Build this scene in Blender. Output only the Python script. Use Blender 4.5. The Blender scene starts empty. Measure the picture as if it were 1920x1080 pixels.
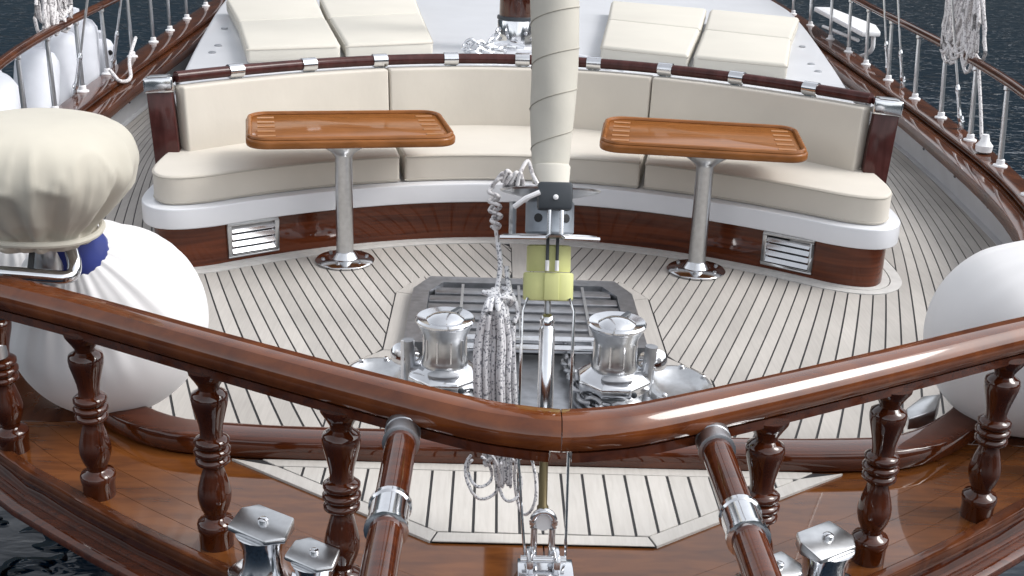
import bpy, bmesh, math, random
from mathutils import Vector, Matrix
random.seed(7)
R = math.radians
scene = bpy.context.scene
col = scene.collection

# ------------------------------------------------------------------ camera, sky, sun, exposure
cam_d = bpy.data.cameras.new('camera'); cam = bpy.data.objects.new('camera', cam_d); col.objects.link(cam)
cam_d.sensor_width = 36.0; cam_d.lens = 36.0 * 2295.6 / 1920.0; cam_d.clip_end = 2000; cam_d.clip_start = 0.05
_r = Vector((0.99941536, -0.00951526, 0.03283893)); _u = Vector((-0.0276804, 0.33858584, 0.94052827)); _f = Vector((0.02006817, 0.94088739, -0.3381245))
cam.matrix_world = Matrix(((_r.x, _u.x, -_f.x, -0.17719), (_r.y, _u.y, -_f.y, -1.43100), (_r.z, _u.z, -_f.z, 2.11856), (0, 0, 0, 1)))
scene.camera = cam
SUN_EL, SUN_AZ = R(46), R(92)      # azimuth clockwise from +Y
world = bpy.data.worlds.new('World'); scene.world = world; world.use_nodes = True
wn = world.node_tree; wn.nodes.clear()
sky = wn.nodes.new('ShaderNodeTexSky'); sky.sky_type = 'NISHITA'; sky.sun_disc = False
sky.sun_elevation = SUN_EL; sky.sun_rotation = SUN_AZ; sky.air_density = 1.0; sky.dust_density = 2.0; sky.ozone_density = 1.0
hs = wn.nodes.new('ShaderNodeHueSaturation'); hs.inputs['Saturation'].default_value = 0.18
bg = wn.nodes.new('ShaderNodeBackground'); bg.inputs['Strength'].default_value = 0.15
wo = wn.nodes.new('ShaderNodeOutputWorld')
wn.links.new(sky.outputs[0], hs.inputs['Color']); wn.links.new(hs.outputs[0], bg.inputs['Color']); wn.links.new(bg.outputs[0], wo.inputs['Surface'])
sl = bpy.data.lights.new('sun', 'SUN'); sl.energy = 0.75; sl.angle = R(24); sl.color = (1.0, 0.97, 0.93)
so = bpy.data.objects.new('sun', sl); col.objects.link(so)
sd = Vector((math.sin(SUN_AZ) * math.cos(SUN_EL), math.cos(SUN_AZ) * math.cos(SUN_EL), math.sin(SUN_EL)))
so.rotation_euler = sd.to_track_quat('Z', 'Y').to_euler()
vs = scene.view_settings; vs.view_transform = 'Standard'; vs.look = 'None'; vs.gamma = 1.0; vs.exposure = 1.08; vs.use_curve_mapping = False

# ------------------------------------------------------------------ materials
MATS = {}
def mat(name, color, rough=0.5, metal=0.0, coat=0.0, spec=0.5, noise=None, bump=None, grain=None, objvar=0.0, sheen=0.0, coat_rough=0.03, coat_ior=1.5):
    """noise=(scale, amount), bump=(scale, strength, dist), grain=(scale vec, dark colour, contrast)"""
    m = bpy.data.materials.new(name); m.use_nodes = True
    nt = m.node_tree; b = nt.nodes['Principled BSDF']; L = nt.links
    b.inputs['Roughness'].default_value = rough; b.inputs['Metallic'].default_value = metal
    b.inputs['Coat Weight'].default_value = coat; b.inputs['Coat Roughness'].default_value = coat_rough
    b.inputs['Coat IOR'].default_value = coat_ior; b.inputs['Specular IOR Level'].default_value = spec; b.inputs['Sheen Weight'].default_value = sheen
    c = nt.nodes.new('ShaderNodeRGB'); c.outputs[0].default_value = (*color, 1); out = c.outputs[0]
    tc = nt.nodes.new('ShaderNodeTexCoord')
    def mix(a, bcol, fac, mode='MIX'):
        n = nt.nodes.new('ShaderNodeMix'); n.data_type = 'RGBA'; n.blend_type = mode
        L.new(a, n.inputs[6])
        if isinstance(bcol, tuple): n.inputs[7].default_value = (*bcol, 1)
        else: L.new(bcol, n.inputs[7])
        if isinstance(fac, float): n.inputs[0].default_value = fac
        else: L.new(fac, n.inputs[0])
        return n.outputs[2]
    def mapping(scale):
        mp = nt.nodes.new('ShaderNodeMapping'); mp.inputs['Scale'].default_value = scale
        L.new(tc.outputs['Object'], mp.inputs['Vector']); return mp.outputs[0]
    def ramp(fac, lo, hi):
        r = nt.nodes.new('ShaderNodeMapRange'); r.inputs[1].default_value = lo; r.inputs[2].default_value = hi
        L.new(fac, r.inputs[0]); return r.outputs[0]
    if grain:
        n = nt.nodes.new('ShaderNodeTexNoise'); n.inputs['Scale'].default_value = 1.0; n.inputs['Detail'].default_value = 5; n.inputs['Distortion'].default_value = 0.6
        L.new(mapping(grain[0]), n.inputs['Vector'])
        out = mix(out, grain[1], ramp(n.outputs[0], 0.38, 0.38 + grain[2]))
    if noise:
        n = nt.nodes.new('ShaderNodeTexNoise'); n.inputs['Scale'].default_value = noise[0]; n.inputs['Detail'].default_value = 6
        L.new(tc.outputs['Object'], n.inputs['Vector'])
        h = nt.nodes.new('ShaderNodeHueSaturation'); mr = nt.nodes.new('ShaderNodeMapRange')
        mr.inputs[1].default_value = 0.3; mr.inputs[2].default_value = 0.7; mr.inputs[3].default_value = 1 - noise[1]; mr.inputs[4].default_value = 1 + noise[1]
        L.new(n.outputs[0], mr.inputs[0]); L.new(mr.outputs[0], h.inputs['Value']); L.new(out, h.inputs['Color']); out = h.outputs[0]
    if objvar:
        oi = nt.nodes.new('ShaderNodeObjectInfo'); h = nt.nodes.new('ShaderNodeHueSaturation'); mr = nt.nodes.new('ShaderNodeMapRange')
        mr.inputs[3].default_value = 1 - objvar; mr.inputs[4].default_value = 1 + objvar
        L.new(oi.outputs['Random'], mr.inputs[0]); L.new(mr.outputs[0], h.inputs['Value']); L.new(out, h.inputs['Color']); out = h.outputs[0]
    L.new(out, b.inputs['Base Color'])
    if bump:
        n = nt.nodes.new('ShaderNodeTexNoise'); n.inputs['Detail'].default_value = 4
        if isinstance(bump[0], tuple): n.inputs['Scale'].default_value = 1.0; L.new(mapping(bump[0]), n.inputs['Vector'])
        else: n.inputs['Scale'].default_value = bump[0]; L.new(tc.outputs['Object'], n.inputs['Vector'])
        bp = nt.nodes.new('ShaderNodeBump'); bp.inputs['Strength'].default_value = bump[1]; bp.inputs['Distance'].default_value = bump[2]
        L.new(n.outputs[0], bp.inputs['Height']); L.new(bp.outputs[0], b.inputs['Normal'])
    MATS[name] = m
    return m

mat('teak_deck', (0.430, 0.405, 0.376), 0.75, noise=(1.8, 0.11), objvar=0.09, bump=((120, 10, 40), 0.12, 0.001), grain=((110, 4, 30), (0.375, 0.353, 0.328), 0.4))
mat('teak_pale', (0.57, 0.545, 0.51), 0.7, noise=(3, 0.05), objvar=0.05, bump=((120, 15, 40), 0.2, 0.002), grain=((80, 8, 30), (0.51, 0.485, 0.45), 0.35))
mat('teak_margin', (0.56, 0.55, 0.53), 0.7, noise=(18, 0.08), objvar=0.03)
mat('caulk', (0.028, 0.028, 0.030), 0.7)
mat('mahogany', (0.058, 0.0125, 0.0035), 0.22, coat=1.0, grain=((14, 14, 3.0), (0.026, 0.006, 0.003), 0.35), noise=(5, 0.2), coat_rough=0.04, coat_ior=1.6, spec=0.0)
mat('mahogany_x', (0.085, 0.020, 0.006), 0.22, coat=1.0, grain=((4, 60, 40), (0.034, 0.008, 0.004), 0.4), noise=(4, 0.2), bump=((3, 50, 50), 0.04, 0.002), coat_rough=0.04, coat_ior=1.6, spec=0.0)
mat('mahogany_deck', (0.150, 0.050, 0.012), 0.25, coat=1.0, grain=((6, 26, 6), (0.070, 0.021, 0.006), 0.4), noise=(3, 0.2), objvar=0.15, bump=(2.5, 0.03, 0.01), coat_rough=0.03, coat_ior=1.6, spec=0.0)
mat('mahogany_panel', (0.115, 0.028, 0.010), 0.3, coat=0.8, grain=((2, 2, 40), (0.034, 0.008, 0.004), 0.4), coat_rough=0.06, spec=0.0)
mat('rail_wood', (0.145, 0.040, 0.010), 0.22, coat=1.0, grain=((9, 14, 14), (0.070, 0.016, 0.005), 0.4), noise=(4, 0.15), coat_rough=0.05, coat_ior=1.6, spec=0.0)
mat('aged_wood', (0.070, 0.024, 0.022), 0.35, coat=0.6, noise=(9, 0.25), grain=((30, 30, 4), (0.045, 0.014, 0.012), 0.4), coat_rough=0.12, spec=0.0)
mat('table_teak', (0.265, 0.103, 0.032), 0.3, coat=0.5, grain=((3, 40, 20), (0.185, 0.068, 0.018), 0.4), noise=(5, 0.12), coat_rough=0.12, spec=0.0)
mat('inlay', (0.37, 0.15, 0.038), 0.4, coat=0.4)
mat('cap_wood', (0.090, 0.028, 0.010), 0.35, coat=0.8, grain=((16, 2.5, 8), (0.040, 0.011, 0.005), 0.35), noise=(6, 0.25), coat_rough=0.07, spec=0.0)
mat('canvas', (0.575, 0.535, 0.470), 0.85, noise=(3, 0.04), bump=((5, 5, 3), 0.22, 0.02), sheen=0.15)
mat('canvas_cover', (0.535, 0.505, 0.430), 0.85, noise=(5, 0.05), bump=(300, 0.1, 0.001), sheen=0.1)
mat('canvas_seam', (0.46, 0.43, 0.375), 0.85)
mat('bed_canvas', (0.560, 0.535, 0.475), 0.85, noise=(2, 0.03), bump=(7, 0.12, 0.01))
mat('sail_cloth', (0.535, 0.512, 0.450), 0.8, noise=(8, 0.05), bump=(26, 0.18, 0.006))
mat('seam', (0.36, 0.34, 0.29), 0.9)
mat('dark_gap', (0.02, 0.02, 0.02), 0.9)
mat('gelcoat', (0.70, 0.71, 0.74), 0.3, noise=(3, 0.03), coat=0.3)
mat('bulwark_white', (0.52, 0.525, 0.54), 0.45, noise=(5, 0.05))
mat('fender_cloth', (0.73, 0.725, 0.73), 0.75, noise=(3, 0.04), bump=(60, 0.05, 0.003), sheen=0.2)
mat('fender_vinyl', (0.60, 0.62, 0.67), 0.5, noise=(9, 0.05), bump=(16, 0.15, 0.006))
mat('blue_vinyl', (0.025, 0.040, 0.20), 0.45, noise=(9, 0.15))
mat('steel', (0.72, 0.73, 0.75), 0.12, metal=1.0, noise=(30, 0.05), bump=(14, 0.04, 0.004))
mat('steel_satin', (0.60, 0.61, 0.62), 0.28, metal=1.0, noise=(40, 0.08))
mat('steel_dull', (0.40, 0.41, 0.43), 0.38, metal=1.0, noise=(22, 0.18), bump=(40, 0.1, 0.002))
mat('white_paint', (0.80, 0.80, 0.81), 0.35)
mat('alloy_grey', (0.30, 0.33, 0.37), 0.45, metal=0.5, noise=(40, 0.1))
mat('dark_plastic', (0.035, 0.042, 0.050), 0.45)
mat('brass_dark', (0.16, 0.13, 0.07), 0.4, metal=0.8)
mat('yellow_cover', (0.57, 0.585, 0.255), 0.6, noise=(12, 0.08))
mat('black', (0.012, 0.012, 0.014), 0.5)
mat('strap', (0.03, 0.032, 0.035), 0.6)

def rope_mat(name, base, fleck, scale, thr):
    m = bpy.data.materials.new(name); m.use_nodes = True; nt = m.node_tree; b = nt.nodes['Principled BSDF']
    b.inputs['Roughness'].default_value = 0.85
    tc = nt.nodes.new('ShaderNodeTexCoord'); n = nt.nodes.new('ShaderNodeTexVoronoi'); n.inputs['Scale'].default_value = scale
    r = nt.nodes.new('ShaderNodeValToRGB'); r.color_ramp.interpolation = 'CONSTANT'
    r.color_ramp.elements[0].color = (*fleck, 1); r.color_ramp.elements[1].color = (*base, 1); r.color_ramp.elements[1].position = thr
    sep = nt.nodes.new('ShaderNodeSeparateColor')
    nt.links.new(tc.outputs['Object'], n.inputs['Vector']); nt.links.new(n.outputs['Color'], sep.inputs[0]); nt.links.new(sep.outputs[0], r.inputs[0]); nt.links.new(r.outputs[0], b.inputs['Base Color'])
    w = nt.nodes.new('ShaderNodeTexNoise'); w.inputs['Scale'].default_value = 160; bu = nt.nodes.new('ShaderNodeBump'); bu.inputs['Strength'].default_value = 0.5; bu.inputs['Distance'].default_value = 0.003
    nt.links.new(tc.outputs['Object'], w.inputs['Vector']); nt.links.new(w.outputs[0], bu.inputs['Height']); nt.links.new(bu.outputs[0], b.inputs['Normal'])
    MATS[name] = m
rope_mat('rope_flecked', (0.72, 0.72, 0.74), (0.22, 0.23, 0.26), 230, 0.2)
rope_mat('rope_white', (0.66, 0.64, 0.64), (0.36, 0.34, 0.35), 120, 0.22)

def water_mat():
    m = bpy.data.materials.new('water'); m.use_nodes = True; nt = m.node_tree; b = nt.nodes['Principled BSDF']; L = nt.links
    b.inputs['Base Color'].default_value = (0.0010, 0.0080, 0.0175, 1); b.inputs['Roughness'].default_value = 0.07; b.inputs['IOR'].default_value = 1.33
    b.inputs['Specular IOR Level'].default_value = 0.5
    tc = nt.nodes.new('ShaderNodeTexCoord')
    prev = None
    for sc, st, di, det in (((0.5, 0.9, 1), 0.5, 0.10, 3), ((3.0, 5.0, 1), 0.5, 0.03, 3), ((3.2, 4.6, 1.7), 1.0, 0.17, 2)):
        mp = nt.nodes.new('ShaderNodeMapping'); mp.inputs['Scale'].default_value = sc; mp.inputs['Rotation'].default_value = (0, 0, 0.25)
        n = nt.nodes.new('ShaderNodeTexNoise'); n.inputs['Scale'].default_value = 1.0; n.inputs['Detail'].default_value = det; n.inputs['Distortion'].default_value = 0.4
        bu = nt.nodes.new('ShaderNodeBump'); bu.inputs['Strength'].default_value = st; bu.inputs['Distance'].default_value = di
        hgt = n.outputs[0]
        if det == 2:      # sparse steeper wavelets
            mr = nt.nodes.new('ShaderNodeMapRange'); mr.interpolation_type = 'SMOOTHSTEP'; mr.inputs[1].default_value = 0.56; mr.inputs[2].default_value = 0.76; L.new(hgt, mr.inputs[0]); hgt = mr.outputs[0]
        L.new(tc.outputs['Object'], mp.inputs[0]); L.new(mp.outputs[0], n.inputs['Vector']); L.new(hgt, bu.inputs['Height'])
        if prev: L.new(prev, bu.inputs['Normal'])
        prev = bu.outputs[0]
    L.new(prev, b.inputs['Normal'])
    MATS['water'] = m
water_mat()

# ------------------------------------------------------------------ mesh helpers
def V(*a): return Vector(a)
class MB:
    def __init__(s): s.v = []; s.f = []
    def add(s, vs, fs, M=None):
        o = len(s.v); s.v += [tuple((M @ Vector(p)) if M else p) for p in vs]; s.f += [tuple(i + o for i in f) for f in fs]; return s
    def box(s, x0, x1, y0, y1, z0, z1, M=None):
        return s.add([(x0,y0,z0),(x1,y0,z0),(x1,y1,z0),(x0,y1,z0),(x0,y0,z1),(x1,y0,z1),(x1,y1,z1),(x0,y1,z1)],
                     [(0,3,2,1),(4,5,6,7),(0,1,5,4),(1,2,6,5),(2,3,7,6),(3,0,4,7)], M)
    def prism(s, poly, z0, z1, M=None):
        if sum(poly[i][0]*poly[(i+1)%len(poly)][1]-poly[(i+1)%len(poly)][0]*poly[i][1] for i in range(len(poly))) < 0: poly = poly[::-1]
        n = len(poly); zf0 = z0 if callable(z0) else (lambda x, y: z0); zf1 = z1 if callable(z1) else (lambda x, y: z1)
        vs = [(x, y, zf0(x, y)) for x, y in poly] + [(x, y, zf1(x, y)) for x, y in poly]
        fs = [tuple(range(n))[::-1], tuple(range(n, 2*n))] + [(i, (i+1) % n, n+(i+1) % n, n+i) for i in range(n)]
        return s.add(vs, fs, M)
    def lathe(s, prof, seg=24, M=None, mod=None):
        """prof: list of (r, z); closed at ends"""
        vs = []; fs = []
        for r, z in prof:
            for k in range(seg):
                a = 2*math.pi*k/seg; rr = r*(mod(a, z) if mod else 1); vs.append((rr*math.cos(a), rr*math.sin(a), z))
        n = len(prof)
        for i in range(n-1):
            for k in range(seg):
                k2 = (k+1) % seg; fs.append((i*seg+k, i*seg+k2, (i+1)*seg+k2, (i+1)*seg+k))
        fs.append(tuple(range(seg))[::-1]); fs.append(tuple(range((n-1)*seg, n*seg)))
        return s.add(vs, fs, M)
    def sweep(s, path, prof, up=V(0,0,1), closed=False, scale=None, M=None):
        """path: points, prof: closed list of (side, up) offsets"""
        P = [Vector(p) for p in path]; n = len(P); m = len(prof); vs = []; fs = []
        for i, p in enumerate(P):
            if closed: t = P[(i+1) % n]-P[i-1]
            else: t = P[min(i+1, n-1)]-P[max(i-1, 0)]
            t.normalize()
            u0 = up if abs(t.dot(up)) < 0.97 else V(0, 1, 0.02)
            sd_ = t.cross(u0).normalized(); uu = sd_.cross(t).normalized(); k = scale(i/(n-1)) if scale else 1
            for a, b_ in prof: vs.append(tuple(p+sd_*a*k+uu*b_*k))
        for i in range(n if closed else n-1):
            j = (i+1) % n
            for k in range(m):
                k2 = (k+1) % m; fs.append((i*m+k, i*m+k2, j*m+k2, j*m+k))
        if not closed: fs.append(tuple(range(m))[::-1]); fs.append(tuple(range((n-1)*m, n*m)))
        return s.add(vs, fs, M)
    def tube(s, path, r, seg=10, closed=False, scale=None, M=None):
        return s.sweep(path, [(r*math.cos(2*math.pi*k/seg), r*math.sin(2*math.pi*k/seg)) for k in range(seg)], closed=closed, scale=scale, M=M)
    def ribbon(s, A, B, thick):
        """solid ribbon between polylines A and B (3D, top), going down by thick"""
        n = len(A); vs = [tuple(p) for p in A]+[tuple(p) for p in B]+[(p[0],p[1],p[2]-thick) for p in A]+[(p[0],p[1],p[2]-thick) for p in B]; fs = []
        for i in range(n-1):
            fs += [(i, i+1, n+i+1, n+i), (2*n+i, 3*n+i, 3*n+i+1, 2*n+i+1), (i, 2*n+i, 2*n+i+1, i+1), (n+i, n+i+1, 3*n+i+1, 3*n+i)]
        fs += [(0, n, 3*n, 2*n), (n-1, 3*n-1, 4*n-1, 2*n-1)]
        return s.add(vs, fs)
    def build(s, name, m, parent=None, smooth=40, bevel=0, seg=2, weld=False):
        me = bpy.data.meshes.new(name)
        bm = bmesh.new(); bvs = [bm.verts.new(p) for p in s.v]
        for f in s.f:
            try: bm.faces.new([bvs[i] for i in f])
            except ValueError: pass
        bmesh.ops.remove_doubles(bm, verts=bm.verts, dist=1e-5)
        bmesh.ops.recalc_face_normals(bm, faces=bm.faces)
        if bevel:
            ed = [e for e in bm.edges if len(e.link_faces) == 2 and e.calc_face_angle(0) > R(32)]
            bmesh.ops.bevel(bm, geom=ed, offset=bevel, segments=seg, affect='EDGES', profile=0.5, clamp_overlap=True)
        bm.to_mesh(me); bm.free()
        me.materials.append(MATS[m])
        if smooth: me.shade_smooth(); me.set_sharp_from_angle(angle=R(smooth))
        o = bpy.data.objects.new(name, me); col.objects.link(o)
        if parent:
            o.parent = parent; bpy.context.view_layer.update() if False else None
            o.matrix_parent_inverse = parent.matrix_basis.inverted()
        return o
def tag(o, label=None, cat=None, group=None, kind=None):
    if label: o['label'] = label
    if cat: o['category'] = cat
    if group: o['group'] = group
    if kind: o['kind'] = kind
    return o
def thing(name, label, cat, loc=(0,0,0), group=None):
    o = bpy.data.objects.new(name, None); col.objects.link(o); o.location = loc; o.empty_display_size = 0.1
    return tag(o, label, cat, group)
def struct(name, mb, m, **k): return tag(mb.build(name, m, **k), kind='structure')
def sroot(name):
    o = bpy.data.objects.new(name, None); col.objects.link(o); return tag(o, kind='structure')
def T(x, y, z): return Matrix.Translation((x, y, z))
def RZ(a): return Matrix.Rotation(a, 4, 'Z')
def align(p, d):
    return T(*p) @ Vector(d).to_track_quat('Z', 'Y').to_matrix().to_4x4()
def cat(pts, n=8):
    """Catmull-Rom through points"""
    P = [Vector(p) for p in pts]; P = [P[0]*2-P[1]]+P+[P[-1]*2-P[-2]]; out = []
    for i in range(1, len(P)-2):
        for k in range(n):
            t = k/n; a, b, c, d = P[i-1:i+3]
            out.append(0.5*((2*b)+(c-a)*t+(2*a-5*b+4*c-d)*t*t+(3*b-a-3*c+d)*t**3))
    out.append(P[-2]); return out
def resample(P, n):
    P = [Vector(p) for p in P]; L = [0]
    for a, b in zip(P, P[1:]): L.append(L[-1]+(b-a).length)
    out = []; j = 0
    for k in range(n):
        s = L[-1]*k/(n-1)
        while j < len(P)-2 and L[j+1] < s: j += 1
        t = (s-L[j])/max(1e-9, L[j+1]-L[j]); out.append(P[j].lerp(P[j+1], t))
    return out
def xofy(P, y):
    for a, b in zip(P, P[1:]):
        if a.y <= y <= b.y: return a.x+(b.x-a.x)*(y-a.y)/max(1e-9, b.y-a.y)
    return P[0].x if y < P[0].y else P[-1].x
def offset2(P, d):
    out = []
    for i, p in enumerate(P):
        t = (P[min(i+1, len(P)-1)]-P[max(i-1, 0)]).normalized(); out.append(V(p.x-t.y*d, p.y+t.x*d, p.z))
    return out
def sm(a, b, x): t = max(0, min(1, (x-a)/(b-a))); return t*t*(3-2*t)
def circ(r, n): return [(r*math.cos(2*math.pi*k/n), r*math.sin(2*math.pi*k/n)) for k in range(n)]
def superell(a, b, e=2.5, n=20):
    o = []
    for k in range(n):
        t = 2*math.pi*k/n; c, s_ = math.cos(t), math.sin(t)
        o.append((a*abs(c)**(2/e)*(1 if c > 0 else -1), b*abs(s_)**(2/e)*(1 if s_ > 0 else -1)))
    return o
def mirror(P, s): return [V(p.x*s, p.y, p.z) for p in P]

# ------------------------------------------------------------------ water
w = MB(); w.add([(-600, -300, -1.75), (600, -300, -1.75), (600, 1200, -1.75), (-600, 1200, -1.75)], [(0, 1, 2, 3)])
struct('water', w, 'water', smooth=0)

# unseen dark hill ring all round, added to block low sky and darken reflections
mat('hill_ring_dark', (0.010, 0.020, 0.026), 0.9, noise=(0.02, 0.35))
hb = MB(); NA, NR = 90, 9; hr = random.Random(3); ph_ = [hr.uniform(0, 6.28) for _ in range(6)]
for i in range(NA+1):
    a = R(-180+360*i/NA)
    for j in range(NR+1):
        t = j/NR; rr = 420+520*t
        h = (120+70*sm(-.3, .6, math.cos(a))+40*math.sin(3*a+ph_[0])+26*math.sin(7*a+ph_[1])+14*math.sin(15*a+ph_[2]))*sm(0, .62, t)*(1-.35*sm(.7, 1, t))
        hb.v.append((rr*math.sin(a), rr*math.cos(a), -2.2+h+5*math.sin(9*t+21*a)*t))
for i in range(NA):
    for j in range(NR):
        q0 = i*(NR+1)+j; hb.f.append((q0, q0+1, q0+NR+2, q0+NR+1))
struct('added_hill_ring', hb, 'hill_ring_dark', smooth=80)

# ------------------------------------------------------------------ hull curves (plan, right side)
OUT = cat([(0,.88,0),(.45,1.12,0),(.905,1.41,0),(1.2,1.615,0),(1.45,1.81,0),(1.68,2.01,0),(2.07,2.48,0),(2.45,3.3,0),(2.78,4.5,0),(3.0,5.7,0),(3.12,6.8,0),(3.2,8.1,0),(3.28,9.8,0),(3.36,11.4,0),(3.45,14,0),(3.5,18,0)])
INN = cat([(0,2.02,0),(.5,2.018,0),(.95,2.03,0),(1.25,2.10,0),(1.55,2.40,0),(1.9,3.0,0),(2.25,3.75,0),(2.5,4.3,0),(2.67,4.8,0),(2.79,5.6,0),(2.9,7.0,0),(2.95,8,0),(2.99,9.4,0),(3.05,10.9,0),(3.15,14,0),(3.2,18,0)])
def zplat(y): return 0.28+0.035*sm(2.3, 4.5, y)
def bulw_x(y): return xofy(INN[20:], y)

hull = sroot('hull')
for s in (-1, 1):
    A = resample(OUT, 70); A = [V(p.x+.006, p.y-.01, .21) for p in A]
    rows = []
    for (z, k, dy) in ((.29, 1.0, 0), (.172, 1.0, 0), (.155, .88, .19), (-.08, .74, .5), (-.3, .50, 1.3), (-1.0, .36, 2.0), (-2.2, .28, 2.5)):
        row = []
        for p in A:
            w_ = 1-sm(1.85, 2.9, p.y) if z > -.1 else 1-sm(1.9, 7.5, p.y); kk = 1-(1-k)*w_-.05*(1-w_)*max(0, .18-z)
            row.append(V(p.x*kk*s, p.y+dy*w_, z))
        rows.append(row)
    mb = MB(); n = len(A)
    for r in rows: mb.v += [tuple(p) for p in r]
    for i in range(len(rows)-1):
        for j in range(n-1): mb.f.append((i*n+j, i*n+j+1, (i+1)*n+j+1, (i+1)*n+j))
    mb.build('hull_side', 'mahogany', hull)
    B = [V((p.x+.020)*s, p.y-.022, .178) for p in resample(OUT, 90)]
    MB().sweep(B, superell(.040, .022, 2.8, 14)).build('rub_rail', 'mahogany_x', hull)
    B2 = [V((p.x+.008)*s, p.y-.008, .206) for p in resample(OUT, 90)]
    MB().sweep(B2, superell(.014, .012, 2.6, 8)).build('bead', 'mahogany_x', hull)

# ------------------------------------------------------------------ bow platform / cap rail
plat = sroot('bow_platform')
def strip_side(A, B, z, thick, s): 
    return MB().ribbon([V(p.x*s, p.y, z(p.y)) for p in A], [V(p.x*s, p.y, z(p.y)) for p in B], thick)
O80 = resample(OUT, 90); I80 = resample(INN, 90)
for s in (-1, 1):
    strip_side(O80, [V(p.x+(.03 if p.y > 2.3 else 0), p.y, 0) for p in I80], lambda y: zplat(y)-.006, .05, s).build('substrate', 'mahogany_panel', plat)
    def off(d):
        P = offset2(resample(OUT, 160), d)
        P = [p for p in P if p.x > .004]; f = P[0]; P.insert(0, V(.004, f.y-(f.x-.004)*.55, 0)); return resample(P, 110)
    edges = [.024, .110, .196, .282]
    fin = []
    for d in edges:
        P = [p for p in off(d)]
        # stop where the strip meets the inner edge
        Q = []
        for p in P:
            if p.y > 3.1 or (p.y > 2.2 and p.x < xofy(INN[20:], p.y)+.004): break
            Q.append(p)
        fin.append(resample(Q, 70))
    for k in range(3):
        A, B = fin[k], offset2(fin[k+1], -.0014)
        strip_side(A, B, zplat, .012, s).build('plank', 'mahogany_deck', plat)
    # inboard board: from last strip to the inner edge
    A = [p for p in fin[3]]; B = [p for p in resample(INN, 400) if p.y < A[-1].y+.01]
    A = resample(A, 40); B = resample(B, 40)
    strip_side(A, B, lambda y: zplat(y)-.0005, .011, s).build('plank', 'mahogany_deck', plat)
# two-tier cap on the sides + toe lip at the bow
U = cat([(0,.908,0),(.437,1.143,0),(.893,1.433,0),(1.185,1.637,0),(1.432,1.832,0),(1.66,2.028,0),(2.03,2.50,0),(2.36,3.33,0),(2.66,4.5,0),(2.875,5.7,0),(2.975,7,0),(3.03,8.1,0),(3.075,9.6,0),(3.13,11.2,0),(3.24,14,0),(3.28,18,0)])
caproot = sroot('cap_rail')
for s in (-1, 1):
    a = resample(OUT, 120); b = resample(U, 120)
    zl = lambda y: .298+.064*sm(2.1, 4.2, y)
    mb = MB().ribbon([V((p.x+.012)*s, p.y-.008, zl(p.y)) for p in a], [V(p.x*s, p.y, zl(p.y)) for p in b], .04)
    mb.build('cap_board', 'cap_wood', caproot, bevel=.008)
    I2 = [p for p in resample(INN, 200) if p.y > 2.2]; I3 = [p for p in resample(U, 200) if p.y > 2.2]
    I2 = resample(I2, 90); I3 = resample(I3, 90)
    MB().ribbon([V((p.x-.06*sm(3, 5, p.y))*s, p.y, zplat(p.y)+.004) for p in I2], [V((p.x+.02)*s, p.y, zplat(p.y)+.004) for p in I3], .075).build('cap_board', 'cap_wood', caproot, bevel=.006)
# transverse beam between platform and foredeck
path = [p for p in resample(INN, 260) if p.y < 2.55]
full = [V(-p.x, p.y+.052, .316) for p in path[::-1]]+[V(p.x, p.y+.052, .316) for p in path[1:]]
beam = struct('bow_beam', MB().sweep(full, superell(.06, .038, 5, 20)), 'mahogany_x')
full2 = [V(p.x, p.y+.03, .14) for p in full]
MB().sweep(full2, [(-.02, -.15), (.02, -.15), (.02, .15), (-.02, .15)]).build('riser', 'mahogany_panel', beam)

# inset teak panel in the platform
panel = sroot('bow_panel')
zt = .288
def pv(x, y): return (x, y)
bx, by, fx, fy = .965, 2.012, .316, 1.555
MB().prism([(-bx, by), (bx, by), (fx, fy), (-fx, fy)], .27, .2845).build('caulk_bed', 'caulk', panel)
mg = .05; q = (bx-fx)/(by-fy)
def half(y): return fx+(y-fy)*q
def inset_half(y, m): return half(y)-m*math.sqrt(1+q*q)
# margins: front, back, two sides
g = .003
def board(poly, m, parent, z=zt): 
    return MB().prism(poly, z-.01, z).build('plank', m, parent, bevel=.0012, seg=1)
board([(-half(fy)+g, fy), (half(fy)-g, fy), (inset_half(fy+mg, mg)-g*.5, fy+mg-g), (-inset_half(fy+mg, mg)+g*.5, fy+mg-g)], 'teak_pale', panel)
for s in (-1, 1):
    board([(s*(half(fy)+g), fy), (s*half(by), by), (s*(inset_half(by-.045, mg)+g), by-.045+.001), (s*(inset_half(fy+mg, mg)+g), fy+mg)], 'teak_pale', panel)
board([(-inset_half(by, mg)+.01, by), (inset_half(by, mg)-.01, by), (inset_half(by-.042, mg)-g, by-.042), (-inset_half(by-.042, mg)+g, by-.042)], 'teak_pale', panel)
pw = .0665; yb = by-.046; yf = fy+mg+.003
for k in range(-14, 14):
    x0, x1 = k*pw+.004, (k+1)*pw-.004
    def ylo(x): 
        m_ = abs(x); 
        return max(yf, fy+(m_+mg*math.sqrt(1+q*q)+.004-fx)/q)
    if min(ylo(x0), ylo(x1)) > yb-.02: continue
    pts = [(x0, min(ylo(x0), yb-.004)), (x1, min(ylo(x1), yb-.004)), (x1, yb), (x0, yb)]
    hx = inset_half(yf, mg)
    for c in (-hx, hx):
        if x0 < c < x1: pts.insert(1, (c, yf))
    board(pts, 'teak_pale', panel)

# ------------------------------------------------------------------ foredeck planking
deck = sroot('foredeck')
base = [p for p in resample(INN, 200)]
poly = [(p.x+.12, p.y) for p in base if p.y > 2.02]
poly = [(-x, y) for x, y in poly[::-1]]+poly
MB().prism(poly, -.06, -.0045).build('caulk_bed', 'caulk', deck, smooth=0)
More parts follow.
